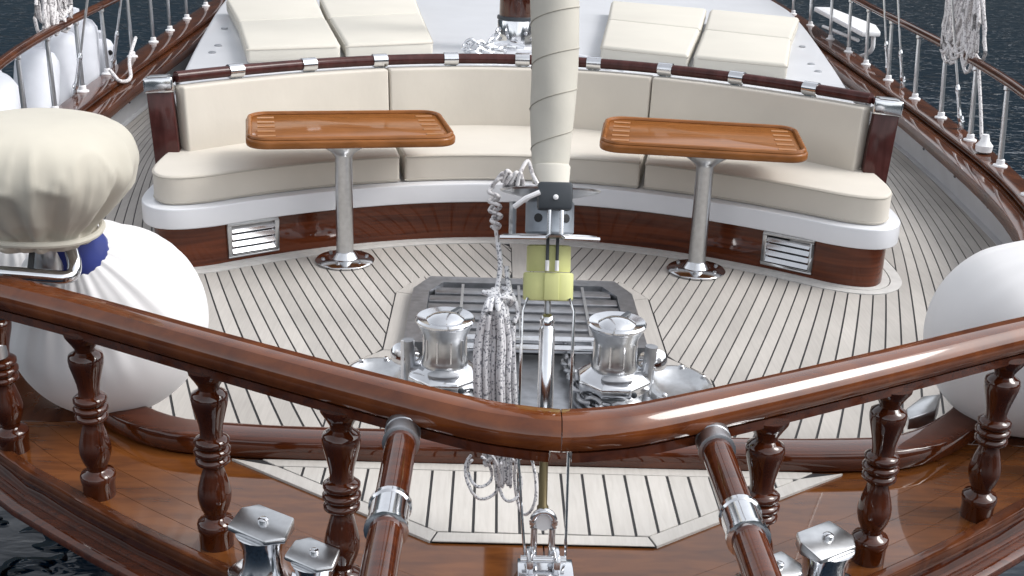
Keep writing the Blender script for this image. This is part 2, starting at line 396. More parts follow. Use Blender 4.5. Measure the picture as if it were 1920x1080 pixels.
# bench footprint
RIM = [V(x, 5.27-.245*x*x, 0) for x in [i*.1 for i in range(0, 17)]]+[V(1.72, 4.585, 0), V(1.83, 4.57, 0), V(1.92, 4.615, 0), V(1.985, 4.72, 0), V(2.01, 4.87, 0), V(2.015, 5.05, 0), V(2.015, 5.3, 0), V(2.015, 5.6, 0)]
RIM = resample(cat(RIM, 3), 90)
BASE = offset2(RIM, .055)
def ybase(x):      # front y of the bench base at |x|
    best = None
    for a, b in zip(BASE, BASE[1:]):
        if min(a.x, b.x) <= x <= max(a.x, b.x) and a.y < 5.45:
            t = (x-a.x)/(b.x-a.x) if abs(b.x-a.x) > 1e-6 else 0; y = a.y+(b.y-a.y)*t
            best = y if best is None else min(best, y)
    return best
MARG = offset2(BASE, -.115)
def ymarg(x):
    best = None
    for a, b in zip(MARG, MARG[1:]):
        if min(a.x, b.x) <= x <= max(a.x, b.x):
            t = (x-a.x)/(b.x-a.x) if abs(b.x-a.x) > 1e-6 else 0; y = a.y+(b.y-a.y)*t
            best = y if best is None else min(best, y)
    return best
KX = .64
def king(x, y):   # inside the king margin?
    x = abs(x)
    if y > 4.62: return False
    if y > 4.36: return x < KX-(y-4.36)*.5
    if y > 3.60: return x < KX
    if y > 3.40: return x < KX+(3.60-y)*.8
    return x < .80
MX = max(p.x for p in MARG)
def inside(x, y):
    x = abs(x)
    if y < 2.12 or y > 12: return False
    if x > bulw_x(y)+.085: return False
    if king(x, y) or (y > 4.6 and x < .052): return False
    ym = ymarg(x)
    if ym is not None and y > ym: return False
    if y > 5.2 and x < MX: return False
    if y > 6.2 and x < 2.33+(y-7.2)*.14: return False
    return True
def interp(x, xs, ys):
    if x <= xs[0]: return ys[0]
    for i in range(len(xs)-1):
        if x <= xs[i+1]: return ys[i]+(ys[i+1]-ys[i])*(x-xs[i])/(xs[i+1]-xs[i])
    return ys[-1]
def plx(u, y):
    m_ = interp(u, [0, 1.5, 1.9, 2.15, 2.45, 2.8], [.375, .35, .295, .245, .205, .18]); d = y-4.6
    if d > 0:
        dd = min(d, 3.2); return u+m_*dd-.025*dd*dd+(m_-.16)*(d-dd)
    return u+m_*d+.012*d*d*(-1)
STEP = .0655
NPL = 0
for s in (-1, 1):
    k = 0
    u = -.05-STEP*5
    while u < 3.2:
        ua, ub = u+.0042, u+STEP-.0042
        # runs of y where the centre of the plank is inside
        y = 2.1; run = None; runs = []
        while y < 11:
            ok = any(plx(q_, y) > 0.05 and inside(plx(q_, y), y) for q_ in (ua, (ua+ub)/2, ub))
            if ok and run is None: run = y
            if not ok and run is not None:
                if y-run > .03: runs.append((run, y-.01))
                run = None
            y += .01
        if run is not None: runs.append((run, 11))
        for (a, b) in runs:
            def lim(uu, yy, dirn, other):
                # refine the end for this edge so that ends follow curved margins
                st = .004*dirn; n = 0
                yq = yy
                if inside(plx(uu, yq), yq):
                    while inside(plx(uu, yq), yq) and n < 45: yq += st; n += 1
                else:
                    while not inside(plx(uu, yq), yq) and n < 45: yq -= st; n += 1
                return yq
            nib = king(plx((ua+ub)/2, a-.03), a-.03)
            a0, a1 = lim(ua, a, -1, b), lim(ub, a, -1, b)
            b0, b1 = lim(ua, b, 1, a), lim(ub, b, 1, a)
            n = max(3, int((b-a)/.18)+2)
            A = []; B = []
            for i in range(n):
                t = i/(n-1); ya = a0+(b0-a0)*t; yb_ = a1+(b1-a1)*t
                A.append(V(s*plx(ua, ya), ya, 0)); B.append(V(s*plx(ub, yb_), yb_, 0))
            MB().ribbon(A, B, .02).build('plank', 'teak_deck', deck, smooth=0); NPL += 1
        u += STEP
# margin boards round the bench foot (segments per side) and king margins
def margin(curve_a, curve_b, i0, i1, s, m='teak_margin'):
    A = [V(s*p.x, p.y, .0015) for p in curve_a[i0:i1]]; B = [V(s*p.x, p.y, .0015) for p in curve_b[i0:i1]]
    MB().ribbon(A, B, .02).build('margin_plank', m, deck, smooth=0)
Ma, Mb_, Mc = offset2(BASE, -.106), offset2(BASE, -.048), offset2(BASE, -.042)
Md = offset2(BASE, .02)
for s in (-1, 1):
    for i0, i1 in ((0, 32), (32, 56), (56, 90)):
        margin(Ma, Mb_, i0, i1+(1 if i1 < 90 else 0)-0, s); margin(Mc, Md, i0, i1+(1 if i1 < 90 else 0), s)
def kboard(pts, s): MB().prism([(s*x, y) for x, y in pts], -.02, .001).build('margin_plank', 'teak_deck', deck, smooth=0)
MB().prism([(-.047, 4.622), (.047, 4.622), (.047, ymarg(.047)), (-.047, ymarg(.047))], -.02, .001).build('margin_plank', 'teak_deck', deck, smooth=0)
for s in (-1, 1):
    kboard([(.003, 4.615), (.51, 4.615), (.47, 4.50), (.003, 4.50)], s)
    kboard([(.516, 4.612), (.632, 4.36), (.552, 4.33), (.476, 4.497)], s)
    kboard([(.632, 4.354), (.632, 3.606), (.552, 3.606), (.552, 4.325)], s)
    kboard([(.632, 3.60), (.79, 3.403), (.79, 3.32), (.552, 3.55), (.552, 3.60)], s)
    kboard([(.79, 3.314), (.79, 2.13), (.66, 2.13), (.66, 3.435)], s)
    for kk in range(8):
        kboard([(.004+kk*.082, 3.3 if kk < 6 else 3.2), (.078+kk*.082, 3.3 if kk < 6 else 3.2), (.078+kk*.082, 2.13), (.004+kk*.082, 2.13)], s)

# bulwark inner faces
bul = sroot('bulwark')
for s in (-1, 1):
    I2 = resample([p for p in resample(INN, 200) if p.y > 2.25], 80); mb = MB(); n = len(I2)
    mb.v = [(s*(p.x+.10), p.y, -.01) for p in I2]+[(s*(p.x+.035), p.y, .285) for p in I2]
    mb.f = [(i, i+1, n+i+1, n+i) for i in range(n-1)]
    mb.build('bulwark_face', 'bulwark_white', bul)
    W0 = [V(s*(p.x+.115), p.y, .006) for p in I2]; W1 = [V(s*(p.x+.055), p.y, .006) for p in I2]
    MB().ribbon(W0, W1, .02).build('waterway', 'bulwark_white', bul, smooth=0)
    for y in (5.05, 5.75, 6.5, 7.3, 8.1, 9.0):
        x = bulw_x(y)+.066
        MB().lathe([(.012, -.004), (.012, .006), (.008, .010)], 12, align((s*x, y, .15), (-s, -.12, .22))).build('bolt', 'dark_plastic', bul)
exec_later = []

# ------------------------------------------------------------------ coachroof
roof = sroot('coachroof')
edge = [V(0, 6.36, 0), V(.6, 6.27, 0), V(1.2, 5.98, 0), V(1.7, 5.62, 0), V(2.02, 5.55, 0), V(2.10, 5.75, 0), V(2.36, 7.2, 0), V(2.65, 9.1, 0), V(2.97, 11.5, 0), V(3.05, 13, 0), V(3.05, 18, 0)]
edge = resample(cat(edge, 4), 60)
poly = [(-p.x, p.y) for p in edge[::-1]]+[(p.x, p.y) for p in edge[1:]]
MB().prism(poly, -.01, lambda x, y: .55+.035*(1-(x/3)**2)).build('roof_top', 'gelcoat', roof, bevel=.03, seg=3)
for s in (-1, 1):
    P = [V(s*(p.x+.012), p.y, .40) for p in edge if p.y > 5.7 and p.x > 2]
    MB().sweep(P, superell(.022, .035, 4, 10)).build('trim_strip', 'mahogany_panel', roof)
    for (px_, py_) in ((2.42, 8.05), (2.60, 9.35), (2.45, 8.4)):
        MB().lathe([(.03, 0), (.03, .006), (.02, .012)], 12, T(s*(px_-.08), py_, .562)).build('deck_fitting', 'steel_dull', roof)
MB().tube(cat([(-.1, 8.32, .60), (.25, 8.30, .61), (.6, 8.05, .60), (.8, 7.6, .60)], 8), .02, 8).build('trim_pipe', 'gelcoat', roof)

# ------------------------------------------------------------------ curved settee
settee = thing('curved_settee', 'curved built-in foredeck settee with varnished base, white rim and wooden back rail', 'bench', (0, 5.2, 0))
fullrim = [V(-p.x, p.y, 0) for p in RIM[::-1]]+RIM[1:]
fullbase = [V(-p.x, p.y, 0) for p in BASE[::-1]]+BASE[1:]
def closed_back(P, yb_=None):
    pts = [(p.x, p.y) for p in P]
    back = [(x, 6.33-.263*x*x) for x in [1.9-.1*i for i in range(39)]]
    return pts+[(p, q_) for p, q_ in back]
# base: one panel per stretch between the seams
bm_ = MB().prism(closed_back(fullbase), .0, .235); bm_.build('base_panel', 'mahogany_panel', settee)
bm_ = MB().prism(closed_back(fullrim), .225, .335); bm_.build('rim', 'gelcoat', settee, bevel=.028, seg=4)
def backy(x): return 6.18-.263*x*x
rp = [V(x, backy(x), .888) for x in [-1.90+.05*i for i in range(77)]]
rail = MB().tube(rp, .031, 14).build('back_rail', 'aged_wood', settee)
for x in (-1.63, -1.26, -.865, -.442, 0, .442, .865, 1.26, 1.63):
    d = V(1, -.526*x, 0).normalized(); p = V(x, backy(x), .888)
    MB().lathe([(.031, -.046), (.0385, -.044), (.0385, .044), (.031, .046)], 18, align(p, d)).build('clamp', 'steel', rail)
    MB().box(-.035, .035, -.012, .012, -.09, -.03, T(p.x, p.y+.012, p.z) @ RZ(math.atan2(d.y, d.x))).build('clamp_bracket', 'steel', rail, bevel=.003)
# back coaming behind the cushions
A = [V(x, backy(x)+.05, .835) for x in [-1.86+.06*i for i in range(63)]]; B = [V(p.x, p.y+.05, .835) for p in A]
MB().ribbon(A, B, .55).build('backboard', 'gelcoat', settee, bevel=.008)
for s in (-1, 1):
    # end boards with metal caps
    M = T(s*1.945, 5.17, .36) @ RZ(-s*.10) @ Matrix.Rotation(R(-4), 4, 'X') @ Matrix.Rotation(R(s*4.0), 4, 'Y')
    eb = MB().box(-.068, .068, -.045, .045, 0, .455, M).build('end_board', 'aged_wood', settee, bevel=.006)
    M2 = M @ T(0, 0, .45)
    MB().box(-.078, .078, -.055, .055, 0, .085, M2).build('end_cap', 'steel', eb, bevel=.012, seg=3)
    MB().box(-.055, .055, -.05, .05, .085, .092, M2).build('end_plate', 'steel_satin', eb, bevel=.003)
# louvre vents in the base
for s in (-1, 1):
    x0 = 1.435; yy = ybase(x0); y1 = ybase(x0+.1); y_1 = ybase(x0-.1)
    ang = math.atan2(y1-y_1, .2)
    M = T(s*x0, yy-.006, .118) @ RZ(s*ang)
    fr = MB()
    for b in ((-.145, .145, -.012, .02, .078, .095), (-.145, .145, -.012, .02, -.095, -.078), (-.145, -.122, -.012, .02, -.078, .078), (.122, .145, -.012, .02, -.078, .078)): fr.box(*b, M)
    v = fr.build('vent', 'steel_satin', settee, bevel=.003)
    MB().box(-.122, .122, .004, .012, -.078, .078, M).build('vent_back', 'dark_plastic', v)
    for k in range(4):
        M3 = M @ T(0, -.004, -.055+.038*k) @ Matrix.Rotation(R(55), 4, 'X')
        MB().box(-.121, .121, -.019, .019, -.0015, .0015, M3).build('slat', 'steel', v)

# cushions
def fy_(x): # front of seat cushions: the rim outline set in
    return None
CUSH = offset2(RIM, .065)
def cyl_front(x):
    best = None; x = max(x, CUSH[0].x+.001)
    for a, b in zip(CUSH, CUSH[1:]):
        if min(a.x, b.x) <= x <= max(a.x, b.x) and a.y < 5.5:
            t = (x-a.x)/(b.x-a.x) if abs(b.x-a.x) > 1e-6 else 0; y = a.y+(b.y-a.y)*t
            best = y if best is None else min(best, y)
    return best if best else 4.75
def seat_cushion(label, side):
    if side == 0:
        fr = [(-.655+.131*i, cyl_front(abs(-.655+.131*i))) for i in range(11)]
        bk = [(x, backy(x)-.03) for x in [.80-.16*i for i in range(11)]]
        poly = fr+bk
    else:
        pts = [p for p in CUSH if p.x > .69 and p.y < 5.32]
        poly = [(.685, cyl_front(.685))]+[(p.x, p.y) for p in pts[::2]]+[(1.945, 5.33)]+[(x, backy(x)-.03) for x in (1.75, 1.55, 1.35, 1.15, .95, .83)]
        poly = [(side*x, y) for x, y in poly]
    o = MB().prism(poly, .336, .492).build('seat_cushion', 'canvas', None, bevel=.015, seg=4)
    for zp in (.480, .350):
        P = resample([V(x, y, zp) for x, y in poly]+[V(*poly[0], zp)], 120)
        MB().tube(P[:-1], .0045, 6, closed=True).build('piping', 'canvas_seam', o)
    return tag(o, label, 'cushion', 'settee seat cushions')
seat_cushion('beige seat cushion at the left end of the curved settee', -1)
seat_cushion('beige middle seat cushion of the curved settee, behind the rolled sail', 0)
seat_cushion('beige seat cushion at the right end of the curved settee', 1)
def back_cushion(label, x0, x1):
    n = 14; xs = [x0+(x1-x0)*i/(n-1) for i in range(n)]
    P = []
    for x in xs:
        d = V(1, -.526*x, 0).normalized(); nrm = V(d.y, -d.x, 0)
        P.append(V(x, backy(x), .655)+nrm*.035)
    prof = [(-.06, -.155), (.06, -.185), (.035, .188), (-.06, .188)]
    o = MB().sweep(P, prof).build('back_cushion', 'canvas', None, bevel=.014, seg=4)
    return tag(o, label, 'cushion', 'settee back cushions')
back_cushion('beige backrest cushion on the left third of the curved settee', -1.90, -.835)
back_cushion('beige backrest cushion in the middle of the curved settee', -.825, .80)
back_cushion('beige backrest cushion on the right third of the curved settee', .81, 1.90)

# ------------------------------------------------------------------ tables
def rrect(hx, hy, r, n=6):
    o = []
    for cx, cy, a0 in ((hx-r, hy-r, 0), (-hx+r, hy-r, 90), (-hx+r, -hy+r, 180), (hx-r, -hy+r, 270)):
        for k in range(n+1):
            a = R(a0+90*k/n); o.append((cx+r*math.cos(a), cy+r*math.sin(a)))
    return o
def table(label, x, y, rot, ox, oy):
    t = thing('pedestal_table', label, 'table', (x, y, 0), 'pedestal tables before the settee')
    M = T(ox, oy, .66) @ RZ(rot)
    top = MB().prism(rrect(.535, .335, .11), 0, .045, M).build('table_top', 'table_teak', t, bevel=.013, seg=3)
    # raised fiddle rim
    P = [M @ V(px_, py_, .049) for px_, py_ in rrect(.515, .315, .10)]
    MB().tube(P, .013, 8, closed=True).build('fiddle_rim', 'table_teak', top)
    for s in (-1, 1):
        for k in range(5):
            yy = -.22+.11*k
            MB().box(s*.43-.045, s*.43+.045, yy-.018, yy+.018, .0455, .0475, M).build('inlay_strip', 'inlay', top)
    MB().lathe([(.046, .02), (.046, .58), (.06, .60), (.11, .635), (.12, .66)], 24, T(x, y, 0)).build('pedestal', 'steel_satin', t)
    fl = MB().lathe([(.155, .004), (.158, .012), (.150, .020), (.075, .028), (.06, .05), (.052, .06)], 32, T(x, y, 0)).build('base_flange', 'steel', t)
    for k in range(6):
        a = k*math.pi/3+.3
        MB().lathe([(.010, .022), (.010, .03), (.006, .033)], 8, T(x+.118*math.cos(a), y+.118*math.sin(a), 0)).build('bolt', 'steel_dull', fl)
    return t
table('varnished teak pedestal table left of the rolled sail', -.945, 4.81, R(11), -.935, 4.97)
table('varnished teak pedestal table right of the rolled sail', .945, 4.81, R(-7), .945, 4.99)

# ------------------------------------------------------------------ sun mattresses on the coachroof
def mattress(label, quads):
    c = quads[0][0]; t = thing('sun_mattress', label, 'mattress', (c[0], c[1], .58), 'sun mattresses on the coachroof')
    for k, q_ in enumerate(quads):
        zc = .575
        ms = MB().prism(q_, zc, .70).build('mattress_section', 'bed_canvas', t, bevel=.03, seg=4)
        P = resample([V(x, y, .676) for x, y in q_]+[V(*q_[0], .676)], 60)
        MB().tube(P[:-1], .005, 6, closed=True).build('piping', 'canvas_seam', ms)
    return t
def quad2(a, b, c, d): return [a, b, c, d]
for s, side in ((-1, 'left'), (1, 'right')):
    m = lambda *q_: [(s*x, y) for x, y in q_]
    mattress('cream sun mattress nearest the %s deck edge on the white roof' % side,
             [m((1.97, 7.52), (1.325, 7.80), (1.635, 9.27), (2.30, 8.86)), m((2.305, 8.89), (1.645, 9.30), (1.93, 10.75), (2.70, 10.3))])
    mattress('cream sun mattress %s of the mast, on the mast side of the pair' % side,
             [m((1.285, 7.815), (.65, 8.14), (.84, 9.74), (1.60, 9.29)), m((1.61, 9.32), (.845, 9.77), (1.0, 11.2), (1.895, 10.78))])

# ------------------------------------------------------------------ mast
mast = thing('wooden_mast', 'varnished round wooden mast standing in a shiny metal collar', 'mast', (0, 8.72, .57))
MB().lathe([(.142, .70), (.142, 1.6), (.14, 6), (.12, 14)], 28, T(0, 8.72, 0)).build('mast_column', 'mahogany', mast)
cl = MB().lathe([(.19, .565), (.19, .585), (.155, .595), (.155, .79), (.150, .80), (.150, .805), (.143, .808)], 32, T(0, 8.72, 0)).build('mast_collar', 'steel', mast)
MB().lathe([(.156, .804), (.160, .808), (.160, .830), (.145, .835)], 32, T(0, 8.72, 0)).build('collar_band', 'dark_plastic', cl)
for k in range(5):
    a = -1.57+(k-2)*.5
    MB().lathe([(.012, -.004), (.012, .012), (.007, .016)], 8, align((.156*math.cos(a), 8.72+.156*math.sin(a), .66+.05*(k % 2)), (math.cos(a), math.sin(a), 0))).build('bolt', 'steel_dull', cl)
def link_chain(mb, path, L, r):
    P = resample(path, max(2, int(sum((Vector(b)-Vector(a)).length for a, b in zip(path, path[1:]))/(L*.68))))
    for i in range(len(P)-1):
        d = (P[i+1]-P[i]).normalized(); c = (P[i]+P[i+1])/2
        sd_ = d.cross(V(0, 0, 1)); sd_ = sd_.normalized() if sd_.length > .1 else V(1, 0, 0)
        up_ = sd_.cross(d)
        w_ = sd_ if i % 2 else up_
        ring = [c+d*(L*.5*math.cos(a))+w_*(L*.32*math.sin(a)) for a in [2*math.pi*k/10 for k in range(10)]]
        mb.tube(ring, r, 6, closed=True)
ch = MB(); link_chain(ch, cat([(-.14, 8.56, .74), (-.19, 8.48, .66), (-.26, 8.42, .62), (-.33, 8.38, .67), (-.42, 8.36, .62), (-.34, 8.30, .60), (-.22, 8.36, .60), (-.12, 8.42, .62)], 8), .075, .012)
tag(ch.build('shackle_chain', 'steel', None), 'loose metal shackles and links at the foot of the mast', 'chain')
blk = thing('rope_cleat', 'small bright metal cleat before the mast foot', 'cleat', (-.05, 8.25, .58))
MB().tube(cat([(-.17, 8.30, .66), (-.10, 8.24, .68), (-.02, 8.20, .68), (.06, 8.18, .66)], 6), .018, 8).build('cleat_horns', 'steel', blk)
MB().box(-.08, .0, 8.19, 8.25, .575, .67).build('cleat_base', 'steel', blk, bevel=.006)

# ------------------------------------------------------------------ bow railing
RAILP = [(0,1.100,.86),(.08,1.113,.86),(.21,1.155,.86),(.5,1.305,.86),(.875,1.514,.86),(1.3,1.758,.86),(1.60,1.915,.86)]
rc = cat(RAILP, 10)
bowrail = thing('bow_railing', 'varnished bow railing with turned wooden balusters round the stem', 'railing', (0, 1.2, .28))
RPROF = [(-.052,.022),(-.048,.034),(-.038,.041),(-.012,.045),(.014,.045),(.026,.042),(.031,.036),(.040,.029),(.048,.017),(.052,.002),(.050,-.014),(.043,-.027),(.030,-.036),(.010,-.041),(-.025,-.041),(-.044,-.034),(-.052,-.020),(-.054,.0)]
for s in (-1, 1):
    P = [V(s*p.x, p.y, p.z) for p in rc]; P[0] = V(s*.0012, P[0].y, P[0].z)
    mb = MB().sweep(P, [(a*s, b) for a, b in RPROF])
    # mitre the apex: flatten first ring to x = const
    n = len(RPROF)
    for i in range(n): mb.v[i] = (s*.0012, mb.v[i][1], mb.v[i][2])
    r_ = mb.build('handrail', 'rail_wood', bowrail, smooth=24)
    Pb = [V(p.x, p.y-.002, p.z-.048) for p in P[3:]]
    MB().sweep(Pb, [(-.034, -.012), (.034, -.012), (.034, .012), (-.034, .012)]).build('rail_fillet', 'mahogany_x', r_)
BAL = [(.046,0),(.047,.09),(.050,.105),(.051,.135),(.047,.150),(.034,.160),(.028,.172),(.031,.195),(.040,.235),(.0455,.28),(.0455,.315),(.041,.36),(.034,.41),(.028,.455),(.029,.468),(.040,.476),(.0465,.488),(.0465,.505),(.040,.517),(.036,.522),(.044,.531),(.0495,.543),(.0495,.558),(.043,.569),(.036,.574),(.043,.583),(.0475,.595),(.0475,.612),(.040,.624),(.031,.632),(.030,.66),(.033,.70),(.040,.755),(.0475,.81),(.0495,.845),(.047,.868),(.036,.88),(.028,.892),(.029,.91),(.040,.945),(.052,.98),(.054,1.0)]
def baluster(x, ybot, ytop):
    p0, p1 = V(x, ybot, .278), V(x, ytop, .806); h = (p1-p0).length
    o = MB().lathe([(r, z*h) for r, z in BAL], 24, align(p0, p1-p0)).build('baluster', 'mahogany', bowrail, smooth=50)
    return o
for s in (-1, 1):
    for (x, ybot, ytop) in ((.53, 1.285, 1.318), (.905, 1.525, 1.53), (1.305, 1.78, 1.762), (1.655, 2.05, 2.0)):
        b = baluster(s*x, ybot, ytop)
# metal sleeve at the left rail end
MB().lathe([(.042, .62), (.042, .66), (.036, .665), (.036, .80), (.042, .805), (.042, .885), (.030, .895)], 20, T(-1.665, 2.0, 0)).build('post_sleeve', 'steel_satin', bowrail)
MB().lathe([(.042, .60), (.042, .64), (.036, .645), (.036, .80), (.042, .805), (.042, .90), (.030, .91)], 20, T(1.665, 2.0, 0)).build('post_sleeve', 'steel_satin', bowrail)
MB().box(-.035, .06, -.02, .02, -.06, -.03, T(-1.58, 1.90, .845) @ RZ(.4)).build('rail_bracket', 'dark_plastic', bowrail, bevel=.004)

# ------------------------------------------------------------------ bowsprit hand poles
for s, side in ((-1, 'left'), (1, 'right')):
    t = thing('bowsprit_rail', 'varnished wooden bowsprit hand pole with metal sleeves, %s of the forestay foot' % side, 'handrail', (s*.37, 1.2, .8), 'bowsprit hand poles')
    p0, p1 = V(s*.367, 1.225, .815), V(s*.372, -.9, .80); d = (p1-p0).normalized()
    MB().tube([p0+d*.03, p0+d*.6, p1], .0365, 22).build('pole', 'mahogany_x', t)
    c = MB().lathe([(.012, -.045), (.030, -.038), (.041, -.018), (.043, 0), (.043, .028), (.041, .03), (.041, .07), (.044, .072), (.044, .082), (.037, .084)], 22, align(p0+d*.03, d)).build('end_cap', 'steel_dull', t)
    MB().lathe([(.0375, -.055), (.046, -.052), (.046, -.04), (.0425, -.036), (.0425, .036), (.046, .04), (.046, .052), (.0375, .055)], 22, align(p0+d*.44, d)).build('sleeve', 'steel', t)
    MB().lathe([(.0375, -.055), (.046, -.052), (.046, -.04), (.0425, -.036), (.0425, .036), (.046, .04), (.046, .052), (.0375, .055)], 22, align(p0+d*1.3, d)).build('sleeve', 'steel', t)
    MB().tube([p0+d*.02, V(s*.40, 1.245, .835)], .012, 8).build('rail_joint', 'steel_dull', t)
    MB().tube([p0+d*1.3, V(s*.36, -.06, .30)], .016, 10).build('stanchion', 'steel', t)
bow = sroot('bowsprit_deck')
for k in range(6):
    x0 = -.42+.14*k
    MB().box(x0+.003, x0+.137, -1.2, .92, .215, .262).build('plank', 'mahogany_deck', bow, bevel=.004)

# ------------------------------------------------------------------ mooring bitts on the toe rail
def bitts(s, label):
    t = thing('mooring_bitts', label, 'mooring bitts', (s*.655, 1.272, .30), 'twin mooring bitts')
    ang = s*R(33)
    M = T(s*.655, 1.272, .300) @ RZ(ang)
    MB().prism(rrect(.20, .055, .04), 0, .016, M).build('base_plate', 'steel', t, bevel=.004)
    for k, xo in enumerate((-.095, .075)):
        kk = 1.0 if xo*s > 0 else .82
        Mp = M @ T(xo, 0, .014)
        n = 24; mb = MB()
        prof = [(.070, 0), (.060, .02), (.054, .05), (.056, .08), (.066, .105), (.072, .118)]
        pl = [(r*kk*1.0, z*kk*1.12) for r, z in prof]
        b = MB().lathe(pl, n, Mp).build('bollard', 'steel', t)
        # wedge shaped cap plate, thick, with a bolt
        poly = [(-.078*kk, -.052*kk), (.05*kk, -.052*kk), (.086*kk, -.012*kk), (.06*kk, .052*kk), (-.062*kk, .052*kk), (-.088*kk, .012*kk)]
        cp = MB().prism(poly, .130*kk, lambda x, y: (.146+.022*(1 if y > 0 else 0))*kk, Mp).build('cap_plate', 'steel_satin', b, bevel=.005, seg=2)
        MB().lathe([(.014*kk, .15*kk), (.014*kk, .168*kk), (.009*kk, .172*kk)], 12, Mp).build('bolt', 'steel', b)
    return t
bitts(-1, 'polished twin mooring bitts on the toe rail at the left of the bow')
bitts(1, 'polished twin mooring bitts on the toe rail at the right of the bow')

# ------------------------------------------------------------------ forestay, furler and rolled sail
K = .35
def st(z, dx=0, dy=0): return V(-.010-.004*(z-.3)+dx, 1.45+K*(z-.3)+dy, z)
SD = V(-.004, K, 1).normalized()
def falign(p, d=None):
    z = SD if d is None or Vector(d).dot(SD) > 0 else -SD; x = V(1, 0, 0); y = z.cross(x).normalized(); x = y.cross(z).normalized()
    return T(*p) @ Matrix(((x.x, y.x, z.x, 0), (x.y, y.y, z.y, 0), (x.z, y.z, z.z, 0), (0, 0, 0, 1)))
furl = thing('furled_headsail', 'cream headsail rolled on the forestay above its furling drum', 'sail', (0, 1.45, .29))
n = 60
zs = [1.285+(7-1.285)*(i/(n-1))**1.6 for i in range(n)]
def sail_r(z): return interp(z, [1.285, 1.33, 1.45, 1.75, 2.4, 4, 7], [.045, .052, .061, .067, .075, .085, .06])
sp = MB(); SEG = 40; rows = []
ring0 = []
for zi, z in enumerate(zs):
    c = st(z); M = falign(c, SD)
    for k in range(SEG):
        a = 2*math.pi*k/SEG
        r = sail_r(z)*(1+.05*math.sin(a+z*9)+.02*math.sin(3*a+z*21))
        sp.v.append(tuple(M @ V(r*math.cos(a), r*math.sin(a), 0)))
for i in range(n-1):
    for k in range(SEG): sp.f.append((i*SEG+k, i*SEG+(k+1) % SEG, (i+1)*SEG+(k+1) % SEG, (i+1)*SEG+k))
sp.f.append(tuple(range(SEG))[::-1])
sail = sp.build('sail_roll', 'sail_cloth', furl, smooth=70)
# spiral leech edge (raised overlap) winding up the roll
hp = []; zz = 1.30
MI = [(zz+i*.004) for i in range(700)]
for z in MI:
    a = (z-1.30)*2*math.pi/.105
    M = falign(st(z), SD); r = sail_r(z)*(1+.05*math.sin(a+z*9)+.02*math.sin(3*a+z*21))+.0005
    hp.append(M @ V(r*math.cos(a), r*math.sin(a), 0))
MB().sweep(hp, [(.0017*math.cos(2*math.pi*k/6), .0017*math.sin(2*math.pi*k/6)) for k in range(6)]).build('leech_seam', 'seam', sail)
MB().lathe([(.040, 0), (.050, .004), (.053, .05), (.050, .055), (.03, .058)], 24, falign(st(1.262), SD)).build('tack_wrap', 'bed_canvas', furl)
# drum
drum = MB().lathe([(.060, 0), (.066, .006), (.066, .085), (.050, .10), (.035, .115), (.02, .14)], 32, falign(st(1.135), SD)).build('drum', 'alloy_grey', furl)
for a in (-2.1, -.9, .4, 2.2):
    Md_ = falign(st(1.175), SD) @ RZ(a) @ T(.066, 0, 0) @ Matrix.Rotation(R(90), 4, 'Y')
    MB().lathe([(.012, -.002), (.012, .002), (.004, .0025)], 12, Md_).build('drum_hole', 'black', drum)
MB().lathe([(.05, -.004), (.128, -.003), (.132, .001), (.128, .005), (.05, .008)], 40, falign(st(1.128), SD)).build('lower_disc', 'steel_satin', furl)
MB().lathe([(.05, -.006), (.10, .004), (.134, .012), (.137, .017), (.13, .020), (.05, .022)], 40, falign(st(1.232), SD)).build('upper_disc', 'steel_satin', furl)
Mf = falign(st(1.20), SD)
fb = MB().box(-.040, .050, -.165, -.095, -.010, .062, Mf).build('feeder_block', 'dark_plastic', furl, bevel=.008)
MB().lathe([(.007, 0), (.007, .006), (.004, .008)], 12, Mf @ T(.006, -.165, .022) @ Matrix.Rotation(R(90), 4, 'X')).build('bolt', 'white_paint', fb)
for s in (-1, 1):
    c0 = Mf @ V(.008+s*.016, -.150, .01); c1 = Mf @ V(.008+s*.016, -.150, -.072); c2 = Mf @ V(.008+s*.016+s*.008, -.150, -.082); c3 = Mf @ V(s*.13-.005, -.130, -.083)
    MB().tube([c0, c1, c2, c3], .0055, 8).build('guard_wire', 'steel', furl)
MB().tube([Mf @ V(-.10, -.15, -.005), Mf @ V(-.07, -.165, .018), Mf @ V(-.035, -.165, .034)], .007, 8).build('lever', 'white_paint', furl)
MB().tube([Mf @ V(-.10, .03, .02), Mf @ V(-.10, .03, -.068)], .010, 8).build('guard_post', 'steel_satin', furl)
